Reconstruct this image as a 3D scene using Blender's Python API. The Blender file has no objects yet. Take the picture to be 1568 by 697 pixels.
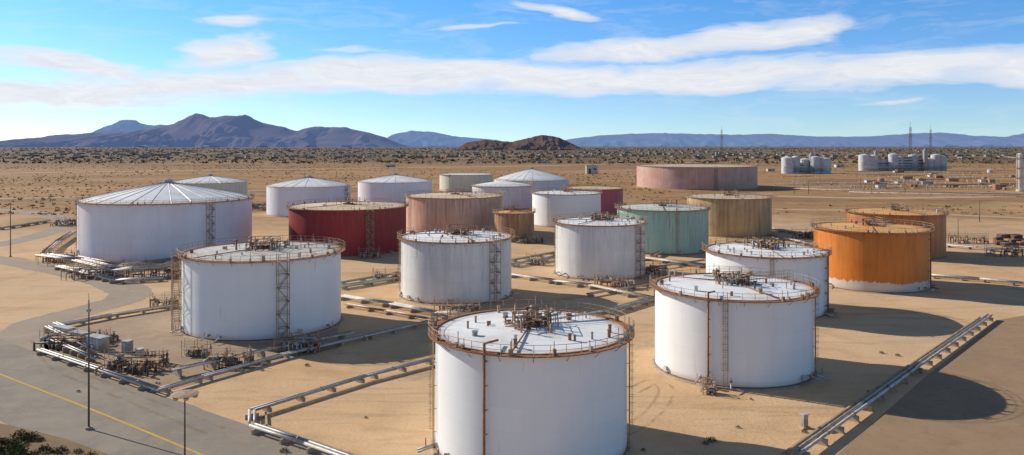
import bpy, math, random
import numpy as np
from mathutils import Vector, noise
random.seed(7); rng=np.random.default_rng(5)
F=1200.0; CX=784.0; HY=222.0; H=33.0
scene=bpy.context.scene
# survey helper: photo measurement -> ground plan position in metres
def G(px,py,z=0.0):
    d=(H-z)*F/(py-HY); return ((px-CX)/F*d, d)

# ------------------------------------------------------------------ materials
def newmat(name):
    m=bpy.data.materials.new(name); m.use_nodes=True
    nt=m.node_tree; b=nt.nodes['Principled BSDF']; return m,nt,b
def N(nt,t,**kw):
    n=nt.nodes.new(t)
    for k,v in kw.items(): setattr(n,k,v)
    return n
def ramp(nt,fac,stops):
    r=N(nt,'ShaderNodeValToRGB'); e=r.color_ramp.elements
    e[0].position=stops[0][0]; e[0].color=(*stops[0][1],1)
    e[1].position=stops[-1][0]; e[1].color=(*stops[-1][1],1)
    for p,c in stops[1:-1]:
        x=e.new(p); x.color=(*c,1)
    nt.links.new(fac,r.inputs[0]); return r.outputs[0]
def g(v): return (v,v,v)
def mix(nt,f,a,b,bt='MIX'):
    n=N(nt,'ShaderNodeMix',data_type='RGBA',blend_type=bt)
    for i,v in ((0,f),(6,a),(7,b)):
        if hasattr(v,'links'): nt.links.new(v,n.inputs[i])
        elif i==0: n.inputs[0].default_value=v
        else: n.inputs[i].default_value=(*v,1) if len(v)==3 else v
    return n.outputs[2]
def math_(nt,op,a,b=None,c=None,clamp=False):
    n=N(nt,'ShaderNodeMath',operation=op,use_clamp=clamp)
    for i,v in enumerate((a,b,c)):
        if v is None: continue
        if hasattr(v,'links'): nt.links.new(v,n.inputs[i])
        else: n.inputs[i].default_value=v
    return n.outputs[0]
def noisetex(nt,vec,scale,detail=5,rough=.6,dist=0):
    n=N(nt,'ShaderNodeTexNoise'); n.inputs['Scale'].default_value=scale
    n.inputs['Detail'].default_value=detail; n.inputs['Roughness'].default_value=rough
    n.inputs['Distortion'].default_value=dist
    nt.links.new(vec,n.inputs['Vector']); return n.outputs['Fac']
def mapping(nt,vec,scale=(1,1,1),loc=(0,0,0),rot=(0,0,0)):
    n=N(nt,'ShaderNodeMapping'); n.inputs['Scale'].default_value=scale
    n.inputs['Location'].default_value=loc; n.inputs['Rotation'].default_value=rot
    nt.links.new(vec,n.inputs['Vector']); return n.outputs[0]
def objvec(nt):
    tc=N(nt,'ShaderNodeTexCoord'); oi=N(nt,'ShaderNodeObjectInfo')
    s=math_(nt,'MULTIPLY',oi.outputs['Random'],300.0)
    cb=N(nt,'ShaderNodeCombineXYZ'); nt.links.new(s,cb.inputs[0]); nt.links.new(s,cb.inputs[1])
    a=N(nt,'ShaderNodeVectorMath',operation='ADD')
    nt.links.new(tc.outputs['Object'],a.inputs[0]); nt.links.new(cb.outputs[0],a.inputs[1])
    return tc,a.outputs[0]
RUST=(.22,.08,.03)
def wallmat(name,col,dirt=.35,rust=.15,seam=.12,dcol=None,band=None,fade=None,rough=.5,top=0.0):
    m,nt,b=newmat(name); tc,v=objvec(nt)
    dcol=dcol or tuple(c*.55 for c in col)
    c=col
    if fade:
        f0=noisetex(nt,mapping(nt,v,(.06,.06,.05)),1,2)
        c=mix(nt,ramp(nt,f0,[(.4,g(0)),(.62,g(1))]),col,fade)
    s=noisetex(nt,mapping(nt,v,(.9,.9,.07)),1,4,.65)
    f=ramp(nt,s,[(.42,g(0)),(.72,g(dirt))])
    c=mix(nt,f,c,dcol)
    l=noisetex(nt,mapping(nt,v,(.12,.12,.2)),1,3)
    c=mix(nt,ramp(nt,l,[(.4,g(0)),(.75,g(dirt*.7))]),c,dcol)
    sx=N(nt,'ShaderNodeSeparateXYZ'); nt.links.new(tc.outputs['Object'],sx.inputs[0]); z=sx.outputs[2]
    br=N(nt,'ShaderNodeTexBrick'); nt.links.new(tc.outputs['UV'],br.inputs['Vector'])
    br.inputs['Scale'].default_value=1; br.inputs['Brick Width'].default_value=7.5; br.inputs['Row Height'].default_value=2.4
    br.inputs['Mortar Size'].default_value=.03; br.inputs['Mortar Smooth'].default_value=.4
    br.inputs['Color1'].default_value=(1,1,1,1); br.inputs['Color2'].default_value=(.97,.97,.97,1); br.inputs['Mortar'].default_value=(1-seam*1.0,)*3+(1,)
    c=mix(nt,1.0,c,br.outputs['Color'],'MULTIPLY')
    if band:
        nb=noisetex(nt,mapping(nt,v,(.8,.8,.25)),1,4,.7)
        zz=math_(nt,'ADD',z,math_(nt,'MULTIPLY',math_(nt,'SUBTRACT',nb,.5),2.6))
        fb=ramp(nt,math_(nt,'DIVIDE',zz,10),[(band/10-.01,g(1)),(band/10+.01,g(0))])
        c=mix(nt,fb,c,(.66,.58,.50))
    r=noisetex(nt,mapping(nt,v,(1.6,1.6,.12)),1,5,.72)
    if top>0:
        zt=math_(nt,'DIVIDE',math_(nt,'SUBTRACT',z,4.0),10.0,clamp=True)
        tt=math_(nt,'MULTIPLY',zt,ramp(nt,r,[(.42,g(0)),(.62,g(top))]))
        c=mix(nt,tt,c,(.26,.10,.04))
    c=mix(nt,ramp(nt,r,[(.64-rust*.4,g(0)),(.72-rust*.25,g(min(1,.35+rust)))]),c,RUST)
    fz=math_(nt,'SUBTRACT',1.0,math_(nt,'DIVIDE',z,1.2),clamp=True)
    fz=math_(nt,'MULTIPLY',fz,ramp(nt,l,[(.35,g(.15)),(.65,g(.8))]))
    c=mix(nt,fz,c,(.38,.24,.13))
    nt.links.new(c,b.inputs['Base Color']); b.inputs['Roughness'].default_value=rough
    bp=N(nt,'ShaderNodeBump'); bp.inputs['Strength'].default_value=.2; bp.inputs['Distance'].default_value=.04
    h=math_(nt,'ADD',br.outputs['Fac'],math_(nt,'MULTIPLY',noisetex(nt,mapping(nt,v,(.35,.35,.5)),1,1),-1.5))
    nt.links.new(h,bp.inputs['Height']); nt.links.new(bp.outputs[0],b.inputs['Normal'])
    return m
def roofmat(name,col,rust=.2,edge=.5,stain=(.36,.28,.2),sa=.45):
    m,nt,b=newmat(name); tc,v=objvec(nt)
    br=N(nt,'ShaderNodeTexBrick'); nt.links.new(v,br.inputs['Vector'])
    br.inputs['Scale'].default_value=1; br.inputs['Brick Width'].default_value=6; br.inputs['Row Height'].default_value=2
    br.inputs['Mortar Size'].default_value=.03
    br.inputs['Color1'].default_value=(1,1,1,1); br.inputs['Color2'].default_value=(.95,.94,.93,1); br.inputs['Mortar'].default_value=(.8,.76,.7,1)
    c=mix(nt,1.0,col,br.outputs['Color'],'MULTIPLY')
    l=noisetex(nt,v,.18,5,.65)
    c=mix(nt,ramp(nt,l,[(.48,g(0)),(.68,g(sa))]),c,stain)
    r=noisetex(nt,v,1.3,6,.75)
    c=mix(nt,ramp(nt,r,[(.66-rust*.3,g(0)),(.72-rust*.2,g(.8))]),c,RUST)
    sx=N(nt,'ShaderNodeSeparateXYZ'); nt.links.new(tc.outputs['UV'],sx.inputs[0])
    e=math_(nt,'ADD',sx.outputs[0],math_(nt,'MULTIPLY',math_(nt,'SUBTRACT',r,.5),.3))
    c=mix(nt,ramp(nt,e,[(.86,g(0)),(1.0,g(edge))]),c,(.40,.18,.07))
    nt.links.new(c,b.inputs['Base Color']); b.inputs['Roughness'].default_value=.6
    return m
def simple(name,col,col2=None,scale=1.5,rough=.6,metal=0.0):
    m,nt,b=newmat(name); tc,v=objvec(nt)
    col2=col2 or tuple(x*.6 for x in col)
    c=ramp(nt,noisetex(nt,v,scale,3,.7),[(.38,col),(.68,col2)])
    nt.links.new(c,b.inputs['Base Color']); b.inputs['Roughness'].default_value=rough; b.inputs['Metallic'].default_value=metal
    return m
M={}
M['white']=wallmat('white_tank_paint',(.87,.88,.87),dirt=.09,rust=.0,seam=.07)
M['white2']=wallmat('weathered_white_paint',(.80,.80,.78),dirt=.35,rust=.05,seam=.16,top=.25)
M['lav']=wallmat('pale_tank_paint',(.83,.82,.86),dirt=.15,rust=.0,seam=.12,fade=(.79,.70,.73))
M['orange']=wallmat('orange_tank_paint',(.74,.23,.02),dirt=.5,rust=.10,dcol=(.44,.11,.012),band=2.3,top=.4)
M['orange2']=wallmat('rusty_orange_paint',(.52,.17,.04),dirt=.7,rust=.2,dcol=(.27,.07,.02),fade=(.60,.24,.07),top=.7)
M['red']=wallmat('dark_red_paint',(.33,.014,.022),dirt=.6,rust=.08,dcol=(.17,.013,.015),top=.45)
M['pink']=wallmat('faded_pink_paint',(.52,.11,.14),dirt=.4,rust=.1)
M['peach']=wallmat('peach_weathered_paint',(.76,.52,.40),dirt=.6,rust=.16,dcol=(.52,.25,.15),fade=(.70,.38,.26),top=.5)
M['rusty']=wallmat('rust_streaked_paint',(.52,.31,.19),dirt=.8,rust=.4,dcol=(.28,.12,.06),top=.8)
M['mint']=wallmat('mint_green_paint',(.36,.60,.51),dirt=.4,rust=.18,dcol=(.22,.40,.34),top=.4)
M['tan']=wallmat('tan_weathered_paint',(.60,.44,.23),dirt=.85,rust=.2,dcol=(.31,.20,.09),top=.6)
M['salmon']=wallmat('salmon_weathered_paint',(.62,.35,.26),dirt=.6,rust=.12,dcol=(.40,.19,.13),fade=(.66,.44,.37))
M['cream']=wallmat('cream_tank_paint',(.76,.69,.54),dirt=.35,rust=.08)
M['rwhite']=roofmat('white_roof_paint',(.91,.91,.90),.08,.6,sa=.3)
M['rdirty']=roofmat('dirty_roof_paint',(.68,.63,.55),.36,.9)
M['rcream']=roofmat('cream_roof_paint',(.84,.64,.42),.25,.9,(.50,.25,.11),.7)
M['rorange']=roofmat('orange_roof_paint',(.84,.44,.13),.22,.9,(.55,.20,.05),.8)
M['rtan']=roofmat('tan_roof_paint',(.74,.58,.38),.3,.9,(.42,.25,.12),.7)
M['rmint']=roofmat('mint_roof_paint',(.62,.70,.64),.25,.9)
M['rusts']=simple('rusted_steel',(.36,.17,.08),(.19,.075,.03),2.5,.8)
M['rail']=simple('railing_steel',(.46,.34,.22),(.27,.14,.07),1.2,.7)
M['galv']=simple('galvanised_steel',(.42,.41,.39),(.28,.24,.20),1.2,.5,.3)
M['dark']=simple('dark_steel',(.07,.065,.06),(.14,.08,.05),1.5,.6)
M['pipew']=simple('white_pipe_paint',(.60,.59,.56),(.38,.33,.27),.5,.45)
M['pipeg']=simple('green_pipe_paint',(.30,.38,.28),(.3,.24,.15),.5,.55)
M['conc']=simple('weathered_concrete',(.46,.36,.25),(.32,.23,.15),.8,.9)
M['bwhite']=simple('pale_building_paint',(.6,.58,.54),(.45,.42,.38),.3,.8)
M['glass']=simple('dark_window_glass',(.03,.04,.05),(.05,.06,.07),1,.2)
M['haze']=simple('pale_plant_paint',(.62,.62,.60),(.42,.43,.44),.2,.8)

# ------------------------------------------------------------------ mesh builder
class MB:
    def __init__(s): s.v=[];s.f=[];s.mi=[];s.sm=[];s.uv={};s.mats=[]
    def m(s,mat):
        if isinstance(mat,str): mat=M[mat]
        if mat not in s.mats: s.mats.append(mat)
        return s.mats.index(mat)
    def face(s,idx,mi,sm=False,uv=None):
        if uv: s.uv[len(s.f)]=uv
        s.f.append(idx); s.mi.append(mi); s.sm.append(sm)
    def box(s,c,d,mat,rz=0.0):
        mi=s.m(mat); n=len(s.v); cs,sn=math.cos(rz),math.sin(rz)
        for z in (-.5,.5):
            for x,y in ((-.5,-.5),(.5,-.5),(.5,.5),(-.5,.5)):
                X,Y=x*d[0],y*d[1]; s.v.append((c[0]+X*cs-Y*sn,c[1]+X*sn+Y*cs,c[2]+z*d[2]))
        for q in ((3,2,1,0),(4,5,6,7),(0,1,5,4),(1,2,6,5),(2,3,7,6),(3,0,4,7)): s.face([n+i for i in q],mi)
    def tube(s,a,b,r,mat,n=5,r2=None):
        a=Vector(a);b=Vector(b);d=b-a
        if d.length<1e-6: return
        r2=r if r2 is None else r2
        d.normalize(); u=d.cross(Vector((0,0,1)) if abs(d.z)<.95 else Vector((1,0,0))); u.normalize(); w=d.cross(u)
        mi=s.m(mat); k=len(s.v)
        for p,rr in ((a,r),(b,r2)):
            for i in range(n):
                t=2*math.pi*i/n; q=p+u*(rr*math.cos(t))+w*(rr*math.sin(t)); s.v.append(tuple(q))
        for i in range(n):
            j=(i+1)%n; s.face([k+i,k+j,k+n+j,k+n+i],mi,n>5)
        s.face([k+i for i in range(n)][::-1],mi); s.face([k+n+i for i in range(n)],mi)
    def poly(s,pts,r,mat,n=5,close=False):
        P=list(pts)+([pts[0]] if close else [])
        for a,b in zip(P[:-1],P[1:]): s.tube(a,b,r,mat,n)
    def lathe(s,prof,mat,n=96,c=(0,0),z0=0.0,sharp=False,uvr=None):
        mi=s.m(mat)
        for (r0,h0),(r1,h1) in zip(prof[:-1],prof[1:]):
            k=len(s.v)
            for r,h in ((r0,h0),(r1,h1)):
                for i in range(n):
                    t=2*math.pi*i/n; s.v.append((c[0]+r*math.cos(t),c[1]+r*math.sin(t),z0+h))
            for i in range(n):
                j=(i+1)%n
                if uvr: uv=[(r0/uvr,0),(r0/uvr,0),(r1/uvr,0),(r1/uvr,0)]
                else:
                    L=2*math.pi*max(r0,r1)/n; uv=[(i*L,h0),((i+1)*L,h0),((i+1)*L,h1),(i*L,h1)]
                s.face([k+i,k+j,k+n+j,k+n+i],mi,not sharp,uv)
    def obj(s,name,parent=None,loc=(0,0,0)):
        me=bpy.data.meshes.new(name); me.from_pydata(s.v,[],s.f)
        for mt in s.mats: me.materials.append(mt)
        me.polygons.foreach_set('material_index',s.mi); me.polygons.foreach_set('use_smooth',s.sm)
        if s.uv:
            l=me.uv_layers.new(name='UVMap')
            for fi,uv in s.uv.items():
                st=me.polygons[fi].loop_start
                for q,t in enumerate(uv): l.data[st+q].uv=t
        me.update()
        o=bpy.data.objects.new(name,me); scene.collection.objects.link(o); o.location=loc
        if parent: o.parent=parent
        return o
def empty(name,loc=(0,0,0)):
    e=bpy.data.objects.new(name,None); scene.collection.objects.link(e); e.location=loc; e.empty_display_size=.5; return e

# ------------------------------------------------------------------ tank
def ladder(b,R,zt,a,mat='rail'):
    o=Vector((math.cos(a),math.sin(a),0)); t=Vector((-o.y,o.x,0))
    p=o*(R+.35)
    for s in (-.28,.28): b.tube(p+t*s+Vector((0,0,.2)),p+t*s+Vector((0,0,zt+1.2)),.045,mat,4)
    z=.4
    while z<zt+1: b.tube(p-t*.28+Vector((0,0,z)),p+t*.28+Vector((0,0,z)),.022,mat,3); z+=.35
    z=2.5; hp=[]
    while z<zt+1.3:
        ring=[p+t*(.42*math.sin(q))+o*(.55*(1-math.cos(q))*.6)+Vector((0,0,z)) for q in np.linspace(-2.2,2.2,7)]
        b.poly(ring,.025,mat,3); hp.append(ring); z+=.9
    for i in (1,3,5): b.poly([h[i] for h in hp],.02,mat,3)
    z=2
    while z<zt: b.tube(o*R+Vector((0,0,z)),p+Vector((0,0,z)),.04,mat,3); z+=2.5
def tower(b,R,zt,a,mat='rail',w=1.8,dep=1.4):
    o=Vector((math.cos(a),math.sin(a),0)); t=Vector((-o.y,o.x,0)); Z=lambda z:Vector((0,0,z))
    c=[o*(R+.25)-t*w/2,o*(R+.25)+t*w/2,o*(R+.25+dep)+t*w/2,o*(R+.25+dep)-t*w/2]
    top=zt+1.3
    for q in c: b.tube(q,q+Z(top),.065,mat,4)
    nl=max(3,int(round(zt/2.1))); h=zt/nl
    for i in range(1,nl+1):
        z=i*h
        for k in range(4): b.tube(c[k]+Z(z),c[(k+1)%4]+Z(z),.05,mat,3); b.tube(c[k]+Z(min(z+.55,top)),c[(k+1)%4]+Z(min(z+.55,top)),.025,mat,3)
        s=1 if i%2 else -1
        m0=o*(R+.25+dep*.5)
        for off in (-.42,.42):
            b.tube(m0+o*off-t*(w/2*s)+Z(z-h),m0+o*off+t*(w/2*s)+Z(z),.05,mat,4)
        for q in range(7):
            f=(q+.5)/7; P=m0+t*(w/2*s)*(2*f-1)+Z(z-h+h*f); b.tube(P-o*.42,P+o*.42,.045,mat,3)
        b.tube(c[3 if i%2 else 2]+Z(z-h),c[2 if i%2 else 3]+Z(z),.03,mat,3)
        P=m0+t*(w/2*s*.8)+Z(z); ang=math.atan2(t.y,t.x)
        b.box(P,(.5,dep,.06),mat,ang)
    z=2
    while z<zt: b.tube(o*R+Z(z),o*(R+.4)+Z(z),.05,mat,3); z+=2.5
def rail(b,R,z,mat='rail',r=.03,hgt=1.1,sp=1.7,n=72):
    for h,rr in ((hgt,r*1.25),(hgt*.52,r)):
        b.poly([(R*math.cos(2*math.pi*i/n),R*math.sin(2*math.pi*i/n),z+h) for i in range(n)],rr,mat,3,True)
    k=int(2*math.pi*R/sp)
    for i in range(k):
        t=2*math.pi*i/k; b.tube((R*math.cos(t),R*math.sin(t),z),(R*math.cos(t),R*math.sin(t),z+hgt),r*1.2,mat,4)
def roof_eq(b,R,zr,rd,full=True):
    S=R*.17
    b.lathe([(S*.55,0),(S*.55,.5),(0.01,.62)],'rusts',20,z0=zr-.1)
    for x in (-1,1):
        for y in (-1,1):
            b.tube((x*S,y*S,zr-.1),(x*S,y*S,zr+2.0),.07,'rusts',4)
    for z in (1.0,1.5,2.0):
        b.poly([(-S,-S,zr+z),(S,-S,zr+z),(S,S,zr+z),(-S,S,zr+z)],.045,'rail',3,True)
    b.box((0,0,zr+.95),(S*1.9,S*.5,.08),'dark')
    b.box((S*.3,0,zr+.93),(S*.5,S*1.8,.08),'rusts')
    for i in range(60 if full else 12):
        x=rd.gauss(0,S*.8); y=rd.gauss(0,S*.8); h=rd.uniform(.3,1.8); r=rd.choice((.05,.06,.08,.12,.18))
        mt=rd.choice(('rusts','dark','rail','galv','rail'))
        b.tube((x,y,zr-.1),(x,y,zr+h),r,mt,6)
        if rd.random()<.6: b.tube((x-.3,y,zr+h),(x+.3,y,zr+h),.07+r*.5,mt,7)
        if rd.random()<.5:
            a=rd.uniform(0,6.28); L=rd.uniform(.8,2.5); b.tube((x,y,zr+h*.6),(x+L*math.cos(a),y+L*math.sin(a),zr+h*.6),r*.7,mt,5)
    for a in ((rd.uniform(3.8,5.4),rd.uniform(0,3)) if full else (rd.uniform(3.8,5.4),)):
        c,s=math.cos(a),math.sin(a); b.tube((c*S,s*S,zr+.2),(c*R*.99,s*R*.99,zr-.1),.09,'rusts',6)
    a=rd.uniform(-.6,.9); c,s=math.cos(a),math.sin(a)
    b.box((c*R*.6,s*R*.6,zr+.35),(R*.8,.7,.06),'galv',a)
    for o_ in (-.36,.36):
        for z in (.8,1.25): b.tube((c*S-s*o_,s*S+c*o_,zr+z),(c*R-s*o_,s*R+c*o_,zr+z),.025,'rail',3)
        for q in np.linspace(S,R,9): b.tube((c*q-s*o_,s*q+c*o_,zr-.3),(c*q-s*o_,s*q+c*o_,zr+1.25),.03,'rail',3)
    for i in range(18 if full else 5):
        a=rd.uniform(0,6.28); q=rd.uniform(.4,.93)*R; x,y=q*math.cos(a),q*math.sin(a)
        r=rd.choice((.12,.18,.3)); h=rd.uniform(.2,.5)
        b.lathe([(r,-.5),(r,h),(r*1.25,h),(r*1.25,h+.1),(.01,h+.16)],rd.choice(('galv','rusts','rail','pipew')),10,(x,y),zr)
TANKS=[]
def tank(name,xl,xr,yt,yb,wall,roof='rwhite',kind='flat',rise=.5,rails=True,acc=(),eq=2,rim='rusts',seed=1,rib=0):
    rd=random.Random(seed)
    a1=math.atan((xl-CX)/F); a2=math.atan((xr-CX)/F); th=(a1+a2)/2; s=math.sin((a2-a1)/2)
    df=H*F/(yb-HY); D=df/(math.cos(th)-s); R=D*s; X=D*math.sin(th); Y=D*math.cos(th)
    zt=H-(yt-HY)*df/F
    TANKS.append((X,Y,R,zt)); near=Y<260
    E=empty(name,(X,Y,0)); n=128 if near else 80
    b=MB(); b.lathe([(R,.25),(R,zt)],wall,n); b.obj('shell',E)
    b=MB(); b.lathe([(R+.7,0),(R+.5,.18),(R-.1,.24)],'conc',n,sharp=True); b.lathe([(R+.02,.26),(R+.12,.27),(R+.12,.34),(R,.36)],'rusts',n); b.obj('foundation_ring',E)
    b=MB()
    if kind=='dome': prof=[(R*q,zt+rise*(1-q)**.9*1.0) for q in (1,.8,.6,.4,.2,.05)]+[(.01,zt+rise)]
    else: prof=[(R,zt-.05),(R*.97,zt-.02),(R*.6,zt+rise*.4),(R*.25,zt+rise*.85),(.01,zt+rise)]
    b.lathe(prof,roof,n,uvr=R)
    if rib:
        for i in range(rib):
            t=2*math.pi*i/rib; P=[(q*math.cos(t),q*math.sin(t),h+.04) for q,h in prof[:-1]]; b.poly(P,.07,'pipew' if kind=='dome' else 'rusts',4)
        b.lathe([(1.3,0),(1.3,.7),(1.6,.7),(.01,1.2)],'galv',14,z0=zt+rise-.15)
    b.obj('roof',E)
    b=MB()
    b.lathe([(R+.03,zt-.24),(R+.10,zt-.23),(R+.11,zt+.08),(R-.12,zt+.08),(R-.14,zt-.1)],rim,n,sharp=True)
    if rails:
        wz=zt-.05; w=.85 if near else .6
        b.lathe([(R+.115,wz-.06),(R+w,wz-.06),(R+w,wz+.05),(R+.115,wz+.05)],rim if near else 'rail',n,sharp=True)
        rail(b,R+w-.06,wz+.05,'rail',.027 if near else .045,sp=1.6 if near else 2.6)
        if near:
            k=int(2*math.pi*R/3.2)
            for i in range(k):
                t=2*math.pi*i/k; c,s_=math.cos(t),math.sin(t)
                b.tube((c*(R+.02),s_*(R+.02),wz-.75),(c*(R+w-.1),s_*(R+w-.1),wz-.08),.035,rim,3)
            for i in range(16):
                t=rd.uniform(0,6.28); c,s_=math.cos(t),math.sin(t)
                b.box((c*(R+.45),s_*(R+.45),wz+.35),(.35,.3,rd.uniform(.35,.7)),rd.choice(('galv','rusts','rail')),t)
                b.tube((c*(R+.25),s_*(R+.25),wz),(c*(R+.25),s_*(R+.25),wz+rd.uniform(1.0,1.8)),.045,'rail',4)
    b.obj('rim_walkway_and_railing',E)
    tocam=math.atan2(-Y,-X)
    if acc:
        b=MB()
        for fr,ty in acc:
            a=tocam+math.asin(max(-.99,min(.99,fr)))
            c,s_=math.cos(a),math.sin(a)
            if ty=='ladder': ladder(b,R,zt,a)
            elif ty=='tower': tower(b,R,zt,a)
            elif ty=='pipe' or ty=='pipes':
                for k,off in enumerate((0,) if ty=='pipe' else (-.5,.0,.5)):
                    aa=a+off/R; c,s_=math.cos(aa),math.sin(aa)
                    q=R+.45; mt='rusts' if ty=='pipe' else ('rail','galv','rusts')[k]
                    b.tube((c*q,s_*q,.2),(c*q,s_*q,zt+.9),.14 if ty=='pipe' else .09,mt,8)
                    b.tube((c*q,s_*q,zt+.9),(c*(R-2.5),s_*(R-2.5),zt+.6),.12 if ty=='pipe' else .08,mt,7)
                    b.tube((c*q,s_*q,.9),(c*(R+2.2),s_*(R+2.2),.6),.16,mt,7)
                    b.lathe([(.01,0),(.4,0),(.4,.22),(.01,.22)],'rusts',10,(c*(R+1.1),s_*(R+1.1)),1.2)
                    z=2
                    while z<zt: b.box((c*(R+.24),s_*(R+.24),z),(.5,.3,.09),mt,aa); z+=2.4
        b.obj('ladders_and_pipes',E)
    if eq:
        b=MB(); roof_eq(b,R,zt+rise*.75,rd,eq>1); b.obj('roof_equipment',E)
    if near:
        b=MB()
        for i in range(7):
            a=tocam+rd.uniform(-1.4,1.4); c,s_=math.cos(a),math.sin(a)
            z=rd.uniform(.8,1.1); r=rd.choice((.14,.18,.32))
            b.tube((c*(R-.05),s_*(R-.05),z),(c*(R+.35),s_*(R+.35),z),r,'pipew',12); b.tube((c*(R+.35),s_*(R+.35),z),(c*(R+.43),s_*(R+.43),z),r*1.3,'rusts' if r<.3 else 'pipew',12)
            if r<.3:
                b.tube((c*(R+.4),s_*(R+.4),z),(c*(R+2.2),s_*(R+2.2),z-.4),r*.7,'pipew',8)
                b.tube((c*(R+1.3),s_*(R+1.3),z),(c*(R+1.3),s_*(R+1.3),z+.8),.04,'rusts',4)
        b.obj('nozzles',E)
    return E
T=tank
T('white_storage_tank',667,960,543,739,'white',acc=((-.42,'pipe'),(.97,'ladder'),(-.97,'ladder')),seed=3,eq=2)
T('white_storage_tank',1003,1247,461,597,'white',acc=((-.27,'pipe'),(-.08,'ladder'),(.96,'ladder')),seed=4)
T('white_storage_tank',278,522,401,524,'white',roof='rdirty',acc=((.21,'tower'),(-.98,'tower')),seed=5)
T('white_storage_tank',614,783,372,468,'white2',acc=((.62,'tower'),(-.98,'ladder')),seed=6)
T('white_storage_tank',850,988,346,430,'white2',acc=((.80,'tower'),(-.95,'ladder')),seed=7)
T('white_storage_tank',1081,1267,395,492,'white',acc=((.1,'ladder'),(.95,'pipes')),seed=8)
T('orange_storage_tank',1246,1425,357,450,'orange',roof='rorange',acc=((-.93,'ladder'),(.95,'pipe')),eq=1,seed=9)
T('orange_storage_tank',1297,1449,330,398,'orange2',roof='rorange',acc=((.5,'ladder'),),eq=1,seed=10)
T('domed_white_storage_tank',118,386,313,404,'lav',kind='dome',rise=5.2,acc=((.44,'tower'),(-.97,'ladder')),eq=0,rib=28,seed=11)
T('dark_red_storage_tank',442,622,322,394,'red',roof='rcream',acc=((.33,'tower'),),eq=1,seed=12)
T('peach_storage_tank',622,771,304,364,'peach',roof='rcream',acc=((-.9,'ladder'),),eq=1,seed=13)
T('rusty_storage_tank',757,818,327,371,'rusty',roof='rorange',acc=((0,'ladder'),),eq=1,seed=14)
T('white_storage_tank',815,920,298,349,'white',acc=((-.5,'ladder'),),eq=1,seed=15)
T('pink_storage_tank',864,954,290,328,'pink',roof='rcream',eq=0,seed=16)
T('mint_green_storage_tank',945,1085,323,391,'mint',roof='rmint',acc=((-.93,'ladder'),(.3,'ladder')),eq=1,seed=17)
T('tan_storage_tank',1052,1182,305,364,'tan',roof='rtan',acc=((.9,'ladder'),),eq=1,seed=18)
T('salmon_storage_tank',975,1160,256,291,'salmon',roof='rtan',eq=0,acc=((.3,'tower'),),rise=.2,seed=19)
T('domed_white_storage_tank',408,537,287,333,'lav',kind='dome',rise=4.0,eq=0,rib=22,seed=20,rails=False,acc=((.85,'tower'),),rim='pipew')
T('domed_white_storage_tank',548,662,280,316,'lav',kind='dome',rise=3.8,eq=0,rib=22,seed=21,rails=False,rim='pipew')
T('cream_storage_tank',673,755,268,294,'cream',roof='rwhite',eq=0,acc=((-.6,'ladder'),),seed=22)
T('domed_white_storage_tank',757,871,277,305,'white2',kind='dome',rise=7,eq=0,rib=24,seed=23,rails=False,rim='pipew')
T('white_storage_tank',723,815,286,321,'white2',kind='dome',rise=2.5,eq=0,seed=24)
T('domed_white_storage_tank',263,379,281,318,'cream',kind='dome',rise=3.6,eq=0,rib=20,seed=25,rim='pipew')

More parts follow.
